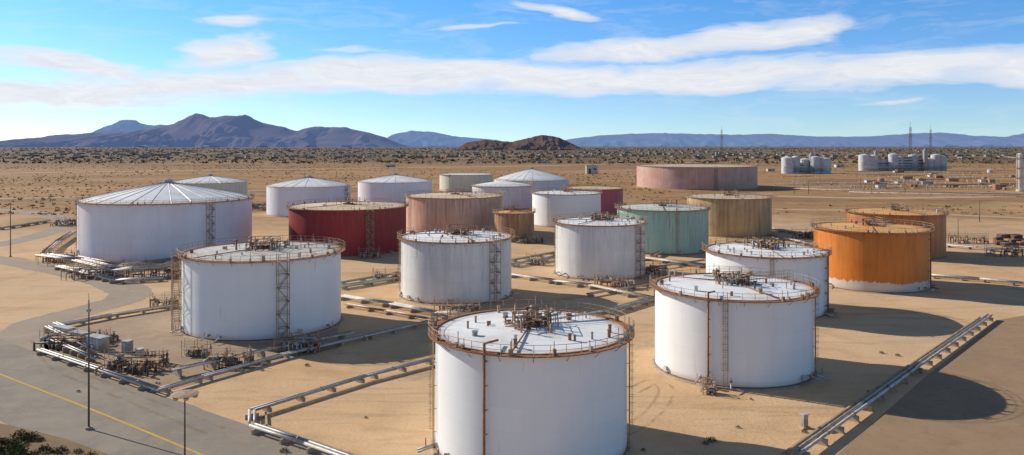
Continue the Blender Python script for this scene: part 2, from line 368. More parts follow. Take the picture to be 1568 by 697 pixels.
# ------------------------------------------------------------------ ground
def groundmat():
    m,nt,b=newmat('desert_ground'); tc=N(nt,'ShaderNodeTexCoord'); v=tc.outputs['Object']
    n1=noisetex(nt,v,.018,3,.55); n2=noisetex(nt,v,.10,5,.6,.6); n3=noisetex(nt,v,1.8,4,.7)
    sand=ramp(nt,n2,[(.3,(.72,.48,.275)),(.5,(.66,.425,.23)),(.72,(.52,.325,.17))])
    sand=mix(nt,ramp(nt,n1,[(.4,g(0)),(.62,g(.6))]),sand,(.68,.49,.31))
    st=noisetex(nt,mapping(nt,v,(.03,.25,1),rot=(0,0,.7)),1,5,.7,1.2)
    sand=mix(nt,ramp(nt,st,[(.52,g(0)),(.7,g(.5))]),sand,(.38,.25,.145))
    sand=mix(nt,ramp(nt,n3,[(.5,g(0)),(.75,g(.35))]),sand,(.34,.22,.13))
    # damp / oil-darkened patches between the tanks
    oil=noisetex(nt,mapping(nt,v,(.035,.035,1),loc=(40,9,0)),1,6,.7,.8)
    sand=mix(nt,ramp(nt,oil,[(.56,g(0)),(.66,g(.45))]),sand,(.30,.215,.14))
    s1=noisetex(nt,mapping(nt,v,(.004,.012,1)),1,5,.7); s2=noisetex(nt,v,.09,6,.8)
    plain=ramp(nt,s1,[(.35,(.52,.30,.145)),(.52,(.41,.235,.11)),(.7,(.25,.15,.075))])
    plain=mix(nt,ramp(nt,s2,[(.48,g(0)),(.6,g(.6))]),plain,(.18,.11,.055))
    s3=noisetex(nt,mapping(nt,v,(.0012,.0022,1)),1,6,.75)
    far=ramp(nt,s3,[(.38,(.34,.21,.12)),(.5,(.17,.12,.075)),(.66,(.09,.082,.058))])
    sx=N(nt,'ShaderNodeSeparateXYZ'); nt.links.new(v,sx.inputs[0]); y=sx.outputs[1]
    wy=math_(nt,'ADD',y,math_(nt,'MULTIPLY',math_(nt,'SUBTRACT',noisetex(nt,v,.008,3),.5),400))
    c=mix(nt,ramp(nt,math_(nt,'DIVIDE',wy,1000.0),[(.28,g(0)),(.40,g(1))]),sand,plain)
    wy2=math_(nt,'ADD',y,math_(nt,'MULTIPLY',math_(nt,'SUBTRACT',s3,.5),1800))
    c=mix(nt,ramp(nt,math_(nt,'DIVIDE',wy2,5000.0),[(.19,g(0)),(.40,g(1))]),c,far)
    c=mix(nt,ramp(nt,math_(nt,'DIVIDE',y,20000.0),[(.15,g(0)),(.9,g(.85))]),c,(.17,.20,.27))  # distance haze painted into the ground colour as a grey-blue shift
    nt.links.new(c,b.inputs['Base Color']); b.inputs['Roughness'].default_value=.95; b.inputs['Specular IOR Level'].default_value=.1
    bp=N(nt,'ShaderNodeBump'); bp.inputs['Strength'].default_value=.4; bp.inputs['Distance'].default_value=.2
    nt.links.new(n3,bp.inputs['Height']); nt.links.new(bp.outputs[0],b.inputs['Normal'])
    return m
GM=groundmat()
b=MB()
xs=[-40000,-5000,-600,-200,0,200,600,5000,40000]; ys=[-2000,0,100,200,400,800,2000,6000,15000,42000]
for y in ys:
    for x in xs: b.v.append((x,y,0))
for j in range(len(ys)-1):
    for i in range(len(xs)-1):
        k=j*len(xs)+i; b.face([k,k+1,k+1+len(xs),k+len(xs)],b.m(GM))
b.obj('ground')

def catmull(P,k=10):
    P=[Vector((*p,0)) for p in P]; out=[]; Q=[P[0]*2-P[1]]+P+[P[-1]*2-P[-2]]
    for i in range(1,len(Q)-2):
        for j in range(k):
            t=j/k; a,b_,c,d=Q[i-1],Q[i],Q[i+1],Q[i+2]
            out.append(.5*((2*b_)+(-a+c)*t+(2*a-5*b_+4*c-d)*t*t+(-a+3*b_-3*c+d)*t**3))
    out.append(P[-1]); return out
def strip(b,P,w,z,mat,jit=0):
    mi=b.m(mat); k=len(b.v); rd=random.Random(int(w*100))
    for i,p in enumerate(P):
        d=(P[min(i+1,len(P)-1)]-P[max(i-1,0)]).normalized(); n=Vector((-d.y,d.x,0))
        j1,j2=(rd.uniform(-jit,jit),rd.uniform(-jit,jit))
        a=p+n*(w/2+j1); c=p-n*(w/2+j2); b.v.append((a.x,a.y,z)); b.v.append((c.x,c.y,z))
    for i in range(len(P)-1): b.face([k+2*i,k+2*i+1,k+2*i+3,k+2*i+2],mi)
def roadmat(name,c1,c2,c3):
    m,nt,b=newmat(name); tc=N(nt,'ShaderNodeTexCoord'); v=tc.outputs['Object']
    c=ramp(nt,noisetex(nt,v,.12,5,.65,.5),[(.35,c1),(.65,c2)])
    c=mix(nt,ramp(nt,noisetex(nt,v,.5,5,.75,1.0),[(.5,g(0)),(.66,g(.6))]),c,c3)
    c=mix(nt,ramp(nt,noisetex(nt,v,6,2,.7),[(.4,g(0)),(.8,g(.25))]),c,(.10,.085,.07))
    nt.links.new(c,b.inputs['Base Color']); b.inputs['Roughness'].default_value=.9; b.inputs['Specular IOR Level'].default_value=.2
    return m
ASP=roadmat('dusty_asphalt',(.26,.22,.18),(.34,.285,.225),(.42,.31,.21))
DIR=roadmat('graded_dirt',(.40,.315,.24),(.35,.27,.20),(.50,.37,.24))
DIR1=roadmat('pale_track_dirt',(.58,.39,.24),(.50,.33,.19),(.64,.44,.27))
DIR2=roadmat('oiled_dirt',(.34,.225,.135),(.40,.26,.15),(.28,.18,.105))
SOIL=roadmat('dark_verge_soil',(.22,.14,.08),(.30,.19,.10),(.13,.10,.05))
b=MB()
RA=[G(-260,470),G(-100,530),G(0,573),G(150,631),G(310,697),G(470,765),G(620,830)]
RA=catmull(RA); strip(b,RA,16.5,.02,ASP,.15); b.obj('asphalt_road')
b=MB(); YL=roadmat('yellow_road_paint',(.80,.50,.05),(.70,.43,.05),(.48,.34,.14)); strip(b,RA,.26,.03,YL,.02); b.obj('road_centre_line')
b=MB(); strip(b,catmull([G(110,592),G(45,545),G(50,500),G(135,474),G(200,452),G(165,431),G(80,412),G(0,398),G(-120,385)]),9,.012,DIR,.4); b.obj('access_road')
b=MB(); strip(b,catmull([G(-60,385),G(30,368),G(85,352),G(100,338),G(60,326),G(-40,318)]),9,.012,DIR,.6); b.obj('dirt_track')
for P_,w_ in (([G(1190,300),G(1320,303),G(1450,302),G(1568,300),G(1700,299)],14),([G(1180,350),G(1290,345),G(1450,352),G(1600,360),G(1800,372)],14),([G(-100,307),G(150,300),G(400,291),G(600,284)],9),([G(-200,268),G(200,262),G(500,258),G(800,254),G(1100,248),G(1300,247)],22),([G(1160,320),G(1300,322),G(1600,335)],8)):
    b=MB(); strip(b,catmull(P_),w_,.012,DIR1,1); b.obj('dirt_track')
b=MB(); P=[G(1252,722),G(1418,576),G(1528,490),G(1640,470),G(1800,520),G(1900,640),G(1900,760)]
b.v=[(x,y,.01) for x,y in P]; b.face(list(range(len(P)))[::-1],b.m(DIR2)); b.obj('graded_yard')
def yard(pts,mat,name,z=.012):
    b=MB(); b.v=[(*G(*p),z) for p in pts]; b.face(list(range(len(pts))),b.m(mat))
    o=b.obj(name); return o
GRV=roadmat('yard_gravel',(.42,.30,.20),(.36,.255,.165),(.52,.36,.22))
yard([(66,540),(242,603),(430,553),(520,532),(515,475),(275,470),(76,504)],GRV,'gravel_yard')
yard([(-80,636),(20,652),(100,672),(150,690),(230,720),(300,770),(-80,770)],SOIL,'verge',.035)

def trackmat():
    m,nt,b=newmat('tyre_track_dirt'); tc=N(nt,'ShaderNodeTexCoord'); v=tc.outputs['Object']
    b.inputs['Base Color'].default_value=(.40,.26,.15,1); b.inputs['Roughness'].default_value=1
    a=ramp(nt,noisetex(nt,v,.25,4,.7),[(.40,g(.0)),(.65,g(.45))]); nt.links.new(a,b.inputs['Alpha']); return m
TM=trackmat(); b=MB()
def track(pts,sep=2.0,w=.45):
    P=catmull(pts,12)
    for s in (-1,1):
        Q=[]
        for i,p in enumerate(P):
            d=(P[min(i+1,len(P)-1)]-P[max(i-1,0)]).normalized(); Q.append(p+Vector((-d.y,d.x,0))*sep/2*s)
        strip(b,Q,w,.03+random.random()*.012,TM,.05)
track([G(965,600),G(1000,585),G(1020,600),G(990,640),G(900,690)])
track([G(1290,470),G(1400,480),G(1500,495),G(1568,500)])
track([G(60,520),G(90,560),G(180,600),G(330,660)],2.2,.6)
b.obj('tyre_tracks')

# ------------------------------------------------------------------ pipelines
def pipeline(name,pts,n=2,r=.22,z=.7,mats=('pipew',),sp=.6,curb=False,step=6,level=0.0):
    d0=sum(G(*p)[1] for p in pts)/len(pts)
    if d0<220: r*=.78
    b=MB(); P=[Vector((*G(*p),0)) for p in pts]
    for i in range(n):
        off=(i-(n-1)/2)*sp; mt=mats[i%len(mats)]; L=[]
        for k,p in enumerate(P):
            d0=(P[k]-P[k-1]).normalized() if k>0 else None; d1=(P[k+1]-P[k]).normalized() if k<len(P)-1 else None
            d=((d0 or d1)+(d1 or d0)).normalized(); nn=Vector((-d.y,d.x,0)); dd=(d1 or d0)
            sc=1/max(.5,d.dot(dd)); L.append(p+nn*off*sc+Vector((0,0,z+level*(i%2))))
        b.poly(L,r,mt,10)
        for q in L[1:-1]: b.lathe([(.01,-r*1.05),(r*.8,-r*.8),(r*1.1,0),(r*.8,r*.8),(.01,r*1.05)],mt,10,(q.x,q.y),q.z)
        for a,c in zip(L[:-1],L[1:]):
            ln=(c-a).length; u=(c-a)/ln; t=step*1.5
            while t<ln: b.tube(a+u*t,a+u*(t+.12),r*1.3,'rusts' if random.random()<.5 else 'galv',10); t+=step*random.uniform(1.5,3)
    for a,c in zip(P[:-1],P[1:]):
        ln=(c-a).length; u=(c-a)/ln; t=1; an=math.atan2(u.y,u.x)
        while t<ln:
            q=a+u*t; w=n*sp+.4
            if z<1.2: b.box((q.x,q.y,(z-r)/2),(.3,w,max(.1,z-r)),'conc',an)
            else:
                nn=Vector((-u.y,u.x,0))*w/2
                for s in (-1,1): b.tube(q+nn*s,q+nn*s+Vector((0,0,z)),.09,'rail',4)
                b.tube(q-nn+Vector((0,0,z-r-.08)),q+nn+Vector((0,0,z-r-.08)),.08,'rail',4)
            t+=step
        if curb:
            nn=Vector((-u.y,u.x,0)); m0=(a+c)/2+nn*(n*sp/2+1.0); b.box((m0.x,m0.y,.17),(ln,.25,.34),'conc',an)
    return b.obj(name)
pl=pipeline
pl('pipeline',[(665,556),(560,583),(386,637),(386,660),(470,688),(600,735)],2,.22,.75,('pipew','galv'),.6,True,5)
pl('pipeline',[(60,541),(243,604),(310,584),(430,550),(560,520),(657,497)],2,.20,.7,('pipew','galv'),.6,True,5)
pl('pipeline',[(262,578),(345,560),(432,540),(540,518)],3,.16,1.1,('pipew','galv','rusts'),.5,False,5)
pl('pipeline',[(75,506),(170,487),(276,470)],3,.18,.7,('pipew','pipew','rusts'),.5,True,5)
pl('pipeline',[(1222,705),(1400,572),(1516,489)],2,.22,.9,('pipew','galv'),.65,True,5)
pl('pipeline',[(523,458),(600,470),(668,484),(740,488)],3,.2,.8,('pipew','galv','pipew'),.7,False,6)
pl('pipeline',[(530,470),(590,480),(655,492)],2,.18,.6,('rusts','pipew'),.6,True,6)
pl('pipeline',[(520,443),(560,437),(614,428)],4,.22,.7,('pipeg','pipew','pipeg','galv'),.8)
pl('pipeline',[(520,437),(614,421)],2,.22,.7,('pipeg','galv'),.9)
pl('pipeline',[(784,424),(850,434),(905,441),(1003,462)],3,.2,.8,('pipew','pipew','rusts'),.8)
pl('pipeline',[(784,409),(850,398)],4,.22,.8,('pipew','pipeg','galv','pipew'),.9)
pl('pipeline',[(784,402),(850,390)],2,.22,.8,('pipeg','pipew'),.9)
pl('pipeline',[(988,398),(1080,410)],4,.22,.8,('pipew','galv','pipeg','rusts'),.8)
pl('pipeline',[(988,415),(1080,402)],2,.2,.8,('galv','pipew'),.9)
pl('pipeline',[(930,482),(1003,460)],4,.2,.7,('galv','pipeg','pipew','pipeg'),.7)
pl('pipeline',[(900,455),(1003,437)],2,.22,.7,('pipew','rusts'),.7)
pl('pipeline',[(988,426),(1040,434),(1078,440)],3,.2,.8,('pipew','galv','pipeg'),.8)
pl('pipeline',[(1424,425),(1500,431),(1568,438),(1660,448)],2,.25,.8,('pipew','galv'),.8,True)
pl('pipeline',[(1448,378),(1568,388),(1680,396)],3,.22,.8,('pipew','rusts','galv'),.8)
pl('pipeline',[(1182,352),(1246,364)],3,.25,.8,('galv','pipew','rusts'),.9)
pl('pipeline',[(1182,362),(1246,378)],2,.25,.8,('pipew','galv'),.9)
pl('pipeline',[(380,375),(445,398)],2,.3,.8,('pipew','rusts'),1)
pl('pipeline',[(68,404),(120,412),(180,428),(245,424),(275,414)],5,.24,2.6,('pipew','galv','rusts','pipew','galv'),.8,False,5)
pl('pipeline',[(64,398),(110,402),(180,416),(275,404)],5,.26,1.6,('galv','rusts','galv','rusts','pipew'),.9,False,5)
pl('pipeline',[(90,412),(180,434),(250,430)],3,.25,.9,('pipew','galv','pipew'),.8,False,4)
pl('pipeline',[(70,395),(88,378),(112,362)],3,.25,1.8,('galv','pipew','rusts'),.8,False,4)
pl('pipeline',[(0,352),(40,346),(75,340)],2,.3,.8,('pipew','rusts'),.9)
for i,(a,c) in enumerate([((1185,290),(1568,300)),((1300,296),(1700,306)),((1185,284),(1400,283)),((380,312),(410,322)),((530,372),(600,385)),((600,352),(660,372)),((1000,395),(1060,372))]):
    pl('pipeline',[a,c],2,.3,1.0,('pipew','rusts'),1,False,12)

def manifold(name,px,py,w,d,n,seed,ht=2.0):
    rd=random.Random(seed); x0,y0=G(px,py); b=MB()
    for i in range(n):
        x=rd.uniform(-w/2,w/2); y=rd.uniform(-d/2,d/2); z=rd.uniform(.4,ht*.8); r=rd.choice((.06,.08,.11,.16)); mt=rd.choice(('pipew','galv','rusts','rail','dark','rusts'))
        L=rd.uniform(1,w*.5)
        if rd.random()<.55: e=(max(-w/2,min(w/2,x+L)),y,z)
        else: e=(x,max(-d/2,min(d/2,y+L)),z)
        b.tube((x,y,z),e,r,mt,8); b.tube((x,y,0),(x,y,z+r),r,mt,8); b.tube((e[0],e[1],0),(e[0],e[1],z+r),r,mt,8)
        m=((x+e[0])/2,(y+e[1])/2)
        if rd.random()<.7:
            b.lathe([(.01,-.25),(.2,-.2),(.2,.2),(.1,.25),(.04,.6),(.26,.6),(.26,.65),(.01,.67)],rd.choice(('rusts','dark','galv')),9,m,z)
    for x in (-w/2,0,w/2):
        for y in (-.6,.6): b.tube((x,y,0),(x,y,ht+1),.05,'rail',4)
    b.box((0,0,ht*.7),(w,1.2,.07),'rail')
    for y in (-.6,.6):
        for z in (.55,1.05): b.tube((-w/2,y,ht*.7+z),(w/2,y,ht*.7+z),.035,'rail',3)
    return b.obj(name,None,(x0,y0,0))
manifold('pump_station',115,528,11,8,50,1,1.8)
for i,(px,py,w_,d_,n_,h_) in enumerate([(205,565,8,7,44,2),(350,560,6,5,30,2),(455,538,7,4,36,2.4),(150,425,15,8,50,3.2),(230,425,14,6,40,3.4),(90,400,8,8,30,3),
 (940,440,9,6,36,2.4),(1020,458,5,4,20,2),(565,395,6,4,18,2.4),(700,478,9,3,26,2),(1000,420,7,4,22,2.4),(690,497,7,2.5,16,2),(100,345,8,10,34,3),(1235,365,10,6,28,3),(810,372,10,4,24,3),
 (395,322,16,10,30,5),(1480,372,14,6,24,3),(1130,380,7,3,14,3),(250,470,5,3,14,2),(590,428,6,3,16,2),(820,405,5,4,18,2.4),(960,378,7,3,18,3),(1095,430,4,3,12,2),(430,400,6,4,20,2.5),(640,375,7,3,16,3),(300,545,4,3,14,1.6),(1084,602,1.6,1.2,6,1.3),(1540,392,12,5,20,3),(720,330,10,4,18,4),(935,352,6,4,14,3)]):
    manifold('valve_manifold',px,py,w_,d_,n_,20+i,h_)
def cabinet(px,py,w,d,h,rz=0,name='equipment_cabinet'):
    b=MB(); x,y=G(px,py); b.box((0,0,.1),(w+.4,d+.4,.2),'conc',rz); b.box((0,0,.2+h/2),(w,d,h),'galv',rz); b.box((0,0,h+.24),(w+.25,d+.25,.1),'pipew',rz)
    cs,sn=math.cos(rz),math.sin(rz)
    for k in range(max(2,int(w/.8))):
        lx=-w/2+.45+k*.8
        if lx<w/2-.2: b.box((lx*cs+(d/2+.02)*sn,lx*sn-(d/2+.02)*cs,.2+h/2),(.7,.04,h*.85),'pipew',rz)
    b.obj(name,None,(x,y,0))
cabinet(150,536,3.6,1.6,2.0,-.5); cabinet(122,523,3.6,1.4,1.4,-.5); cabinet(98,513,4.5,1.3,1.2,-.5); cabinet(195,540,1.2,1.2,1.7,-.4); cabinet(214,548,.9,.9,1.2,-.4); cabinet(1232,655,.6,.5,1.4,.3)
for i,(a,c) in enumerate([((72,508),(150,548)),((78,528),(150,560)),((84,502),(165,536))]):
    pl('pump_station_header',[a,c],2,.17,1.0,('pipew','galv'),.5,False,3)

# ------------------------------------------------------------------ poles, masts
def pole(px,py,zt,r=.13,head=None,name='utility_pole'):
    x,y=G(px,py); b=MB(); b.tube((0,0,0),(0,0,zt),r,'dark',8,r*.6); b.lathe([(.4,0),(.4,.3),(.01,.3)],'conc',12)
    if head=='disc':
        b.lathe([(.01,.0),(1.25,.05),(1.3,.12),(.9,.2),(.01,.25)],'rail',24,z0=zt)
        for i in range(6):
            a=i*1.047; b.lathe([(.01,-.25),(.22,-.22),(.26,0),(.01,.05)],'galv',10,(math.cos(a),math.sin(a)),zt)
    elif head=='arm':
        b.tube((0,0,zt-.2),(1.6,0,zt+.1),.05,'dark',5); b.box((1.7,0,zt+.1),(.8,.3,.14),'galv')
    elif head=='cross':
        b.box((0,0,zt-.6),(2.2,.12,.14),'rusts')
        for q in (-.9,-.3,.3,.9): b.tube((q,0,zt-.55),(q,0,zt-.25),.06,'pipew',6)
    else: b.tube((0,0,zt),(0,0,zt+.8),.03,'dark',4); b.box((0,0,zt*.92),(.4,.3,.3),'galv')
    b.obj(name,None,(x,y,0))
pole(136,657,15,.12); pole(283,748,9,.11,'disc','yard_light'); pole(16,393,16,.16,'cross')
pole(1467,372,8,.14,'arm','street_lamp'); pole(1216,297,10,.2,'arm','street_lamp'); pole(1335,297,9,.2,'arm','street_lamp'); pole(1238,297,9,.2,'arm','street_lamp')
pole(208,345,9,.15,'cross'); pole(1386,296,10,.2,'arm','street_lamp'); pole(1500,340,9,.16,'arm','street_lamp')
def mast(px,d,zt,w,name='lattice_mast'):
    x=(px-CX)/F*d; b=MB(); k=int(zt/(w*1.6)); c=[(-w/2,-w/2),(w/2,-w/2),(w/2,w/2),(-w/2,w/2)]; r=w*.05
    for q in c: b.tube((*q,0),(q[0]*.5,q[1]*.5,zt),r,'dark',4)
    for i in range(k):
        z0,z1=zt*i/k,zt*(i+1)/k; s0,s1=1-.5*i/k,1-.5*(i+1)/k
        for j in range(4):
            a,e=c[j],c[(j+1)%4]; b.tube((a[0]*s0,a[1]*s0,z0),(e[0]*s1,e[1]*s1,z1),r*.6,'dark',3); b.tube((a[0]*s1,a[1]*s1,z1),(e[0]*s1,e[1]*s1,z1),r*.6,'dark',3)
    b.tube((0,0,zt),(0,0,zt+w*2),r,'dark',4)
    b.box((0,0,zt*.8),(w*1.4,w*1.4,.4),'dark'); b.obj(name,None,(x,d,0))
mast(1105,1500,62,3.6); mast(1394,1010,56,3.4); mast(1425,1060,54,3.0)
def column(px,py,zt,R):
    x,y=G(px,py); b=MB()
    b.lathe([(R*1.2,0),(R*1.2,1.5),(R,1.6),(R,zt-1),(R*.6,zt-.3),(.01,zt)],'cream',32)
    for z in (zt*.35,zt*.6,zt*.85):
        b.lathe([(R,z),(R+1,z),(R+1,z+.12),(R,z+.12)],'rusts',32,sharp=True)
        for i in range(16):
            t=i/16*6.283; b.tube(((R+.95)*math.cos(t),(R+.95)*math.sin(t),z),((R+.95)*math.cos(t),(R+.95)*math.sin(t),z+1.1),.05,'rail',3)
        b.poly([((R+.95)*math.cos(i/24*6.283),(R+.95)*math.sin(i/24*6.283),z+1.1) for i in range(24)],.05,'rail',3,True)
    b.tube((-R-.3,-.4,0),(-R-.3,-.4,zt),.2,'galv',6)
    b.obj('process_column',None,(x,y,0))
column(1562,293,27.5,2.1)

# ------------------------------------------------------------------ distant plant
def plant(name,d,items,seed):
    rd=random.Random(seed); cx=sum((i[0]-CX)/F*d for i in items)/len(items)
    E=empty(name,(cx,d,0)); b=MB(); fr=MB(); xs_=[]
    for px,R,h,k in items:
        x=(px-CX)/F*d-cx; y=rd.uniform(-7,7); xs_.append(x)
        if k=='t': b.lathe([(R,0),(R,h),(R*.5,h+1.4),(.01,h+1.8)],'haze',24,(x,y))
        elif k=='c': b.lathe([(R,0),(R,h),(.01,h+R)],'galv',14,(x,y))
        else:
            b.box((x,y,h*.5),(R*2,9,h),'haze'); b.box((x,y,h+.3),(R*2+.6,9.6,.5),'galv')
            for z in np.arange(2.5,h-1,3.5): b.box((x,y-4.53,z),(R*1.5,.1,1.2),'glass')
    b.obj('silos_and_sheds',E)
    x0,x1=min(xs_)-6,max(xs_)+6
    for i in range(int((x1-x0)/7)):
        xx=x0+i*7; hh=rd.uniform(4,10)
        for y in (-13,-10): fr.tube((xx,y,0),(xx,y,hh),.16,'rail',4)
        for k in range(int(hh/4)): fr.tube((xx,-13,k*4+3),(xx+7,-13,k*4+3),.14,'rail',4); fr.tube((xx,-13,k*4+3),(xx+7,-13,k*4+6),.1,'rusts',3)
    for k in range(3): fr.tube((x0,-11,3.5+k*1.2),(x1,-11,3.5+k*1.2),.3,'galv',6)
    for i in range(7): x=rd.uniform(x0,x1); fr.tube((x,0,0),(x,0,rd.uniform(18,25)),.22,'rail',5)
    fr.obj('pipe_rack',E)
plant('distant_refinery',920,[(1203,7,18,'t'),(1216,5,19,'t'),(1224,5,12,'b'),(1234,6,16,'t'),(1246,6,19,'t'),(1260,7,17,'t'),(1241,3,22,'c')],31)
plant('distant_refinery',1005,[(1324,7,20,'t'),(1338,6,19,'t'),(1352,8,14,'b'),(1366,6,21,'t'),(1378,5,17,'t'),(1390,8,18,'b'),(1402,6,20,'t'),(1414,3,26,'c'),(1422,7,15,'t'),(1434,6,20,'t'),(1443,5,18,'t'),(1345,2.5,24,'c'),(1331,6,17,'t'),(1371,7,15,'b'),(1408,7,16,'b')],33)
def clutter():
    rd=random.Random(77); b=MB()
    for i in range(150):
        px=rd.uniform(1190,1640); py=rd.uniform(262,291); x,y=G(px,py); t=rd.random()
        if 1310<px<1450 and py<264: continue
        if px<1290 and t<.6: continue
        if t<.22:
            w=rd.uniform(4,10); h=rd.uniform(1.5,3.2); b.box((x,y,h/2),(w,5,h),rd.choice(('haze','rail','rusts','haze')),0); b.box((x,y,h+.15),(w+.5,5.4,.3),'rail')
        elif t<.3: R=rd.uniform(1.5,3); h=rd.uniform(2,4.5); b.lathe([(R,0),(R,h),(.01,h+.6)],rd.choice(('haze','rusty')),16,(x,y))
        elif t<.85:
            L=rd.uniform(15,70); z=rd.uniform(.8,2.6); b.tube((x,y,z),(x+L,y+rd.uniform(-3,3),z),.22,rd.choice(('galv','rusts','pipew')),6)
            for q in range(6): b.box((x+q*L/5,y,z*.5-.1),(.35,1.2,z),'rail')
        else: b.tube((x,y,0),(x,y,rd.uniform(5,9)),.14,'dark',4)
    b.obj('distant_plant_yard')
clutter()
def shed(px,py,w,d,h,name='white_shed'):
    x,y=G(px,py); b=MB(); b.box((0,0,h/2),(w,d,h),'bwhite'); b.box((0,0,h+.2),(w+1,d+1,.4),'galv'); b.box((-w*.2,-d/2-.05,h*.35),(w*.2,.1,h*.6),'glass'); b.box((w*.25,-d/2-.05,h*.6),(w*.25,.1,h*.2),'glass'); b.obj(name,None,(x,y,0))
shed(906,266,13,10,9.5)
for a in ((598,256,14,8,4),(830,250,20,8,4),(1180,262,9,6,3),(1285,256,12,8,4)): shed(*a)
b=MB(); rd=random.Random(5)
for i in range(16):
    x,y=G(rd.uniform(1520,1600),rd.uniform(364,378)); L=rd.uniform(3,7); a=rd.uniform(-.4,.4)
    for k in range(4):
        for q in range(3): b.tube((x,y+k*.5,.25+q*.45),(x+L*math.cos(a),y+k*.5+L*math.sin(a),.25+q*.45),.22,rd.choice(('dark','rusts','dark')),7)
b.obj('stacked_pipes')

# ------------------------------------------------------------------ vegetation
def leafmat(name,c1,c2,c3):
    m,nt,b=newmat(name); tc=N(nt,'ShaderNodeTexCoord')
    n=noisetex(nt,tc.outputs['Object'],.9,1); n2=noisetex(nt,tc.outputs['Object'],.02,1)
    c=ramp(nt,n,[(.35,c1),(.65,c2)]); c=mix(nt,ramp(nt,n2,[(.4,g(0)),(.65,g(.7))]),c,c3)
    nt.links.new(c,b.inputs['Base Color']); b.inputs['Roughness'].default_value=.85; b.inputs['Specular IOR Level'].default_value=.1; return m
LM=leafmat('shrub_leaves',(.06,.065,.022),(.12,.12,.04),(.20,.13,.05)); LF=leafmat('scrub_foliage',(.14,.095,.045),(.19,.125,.06),(.24,.145,.07)); LT=leafmat('far_trees',(.075,.075,.045),(.12,.10,.055),(.14,.105,.065))
def scatter(name,pos,size,nleaf,leaf,mat,flat=.8):
    n=len(pos); tot=n*nleaf
    base=np.repeat(pos,nleaf,0); sz=np.repeat(size,nleaf)
    th=rng.uniform(0,2*np.pi,tot); ph=np.arccos(rng.uniform(0,1,tot)); r=rng.uniform(.35,1,tot)**.6*(.75+.5*rng.random(tot))
    c=np.stack([np.cos(th)*np.sin(ph)*r*sz,np.sin(th)*np.sin(ph)*r*sz,np.cos(ph)*r*sz*flat+.05],1)+np.c_[base,np.zeros(tot)]
    a=rng.normal(size=(tot,3)); a/=np.linalg.norm(a,axis=1)[:,None]; bb=np.cross(a,rng.normal(size=(tot,3))); bb/=np.linalg.norm(bb,axis=1)[:,None]
    L=(sz*leaf*rng.uniform(.6,1.4,tot))[:,None]
    V=np.stack([c-a*L,c+bb*L*.5,c+a*L,c-bb*L*.5],1).reshape(-1,3); V[:,2]=np.maximum(V[:,2],.02)
    me=bpy.data.meshes.new(name); me.vertices.add(len(V)); me.vertices.foreach_set('co',V.ravel())
    me.loops.add(tot*4); me.loops.foreach_set('vertex_index',np.arange(tot*4)); me.polygons.add(tot)
    me.polygons.foreach_set('loop_start',np.arange(tot)*4); me.polygons.foreach_set('loop_total',np.full(tot,4))
    me.materials.append(mat); me.update(); me.validate()
    o=bpy.data.objects.new(name,me); scene.collection.objects.link(o)
P=[];S=[]
for i in range(170):
    px=random.uniform(-60,210); py=random.uniform(646,770)
    if py<650+px*.28+6: continue
    P.append(G(px,py)); S.append(random.uniform(.25,.95))
for px,py,s in ((1090,676,.6),(1080,680,.4),(435,692,.5),(1350,541,.4),(1130,655,.3),(212,540,.8),(205,572,.8),(230,600,.5),(470,560,.4),(120,600,.3),(1232,662,.4),(1375,545,.4),(985,690,.3),(218,560,.7),(240,590,.5),(1150,612,.25),(1330,600,.25),(560,640,.25)):
    P.append(G(px,py)); S.append(s)
scatter('shrubs',np.array(P),np.array(S),200,.13,LM)
n=17000; y=370+(np.random.default_rng(1).random(n)**1.5)*2200; x=(rng.uniform(-1,1,n))*(y*.75)
keep=[]
for i in range(n):
    v=noise.noise(Vector((x[i]*.006,y[i]*.003,3)))
    inp=(x[i]>180 and 430<y[i]<1080)
    keep.append(rng.random()<(.55+v*1.9 if y[i]>620 else .25+v*1.3) and not (inp and rng.random()<.85))
k=np.array(keep)
for X,Y,R,zt in TANKS: k&=((x-X)**2+(y-Y)**2>(R+4)**2)
x,y=x[k],y[k]; scatter('desert_scrub',np.c_[x,y],rng.uniform(.35,1.1,len(x))*(1+y/2800),6,.55,LF,.6)
n=6500; y=1400+rng.random(n)**1.4*7500; x=rng.uniform(-1,1,n)*y*.75
scatter('distant_trees',np.c_[x,y],rng.uniform(1.8,4.2,n)*(1+y/9000),6,.6,LT,.8)
b=MB(); rd=random.Random(9)
BM=[simple('town_wall_%d'%i,c,None,.05,.9) for i,c in enumerate(((.45,.42,.38),(.38,.29,.21),(.3,.26,.24),(.42,.35,.30)))]
for i in range(1300):
    y=1900+rd.random()**1.3*7500; x=rd.uniform(-1,1)*y*.75
    if noise.noise(Vector((x*.0011,y*.0011,0)))<-.05: continue
    w=rd.uniform(8,22); h=rd.uniform(2.5,5); a=rd.uniform(0,.5); mt=rd.choice(BM)
    b.box((x,y,h/2),(w,rd.uniform(8,14),h),mt,a); b.box((x,y,h+.3),(w+1.5,12,.6),BM[2],a)
b.obj('distant_town')

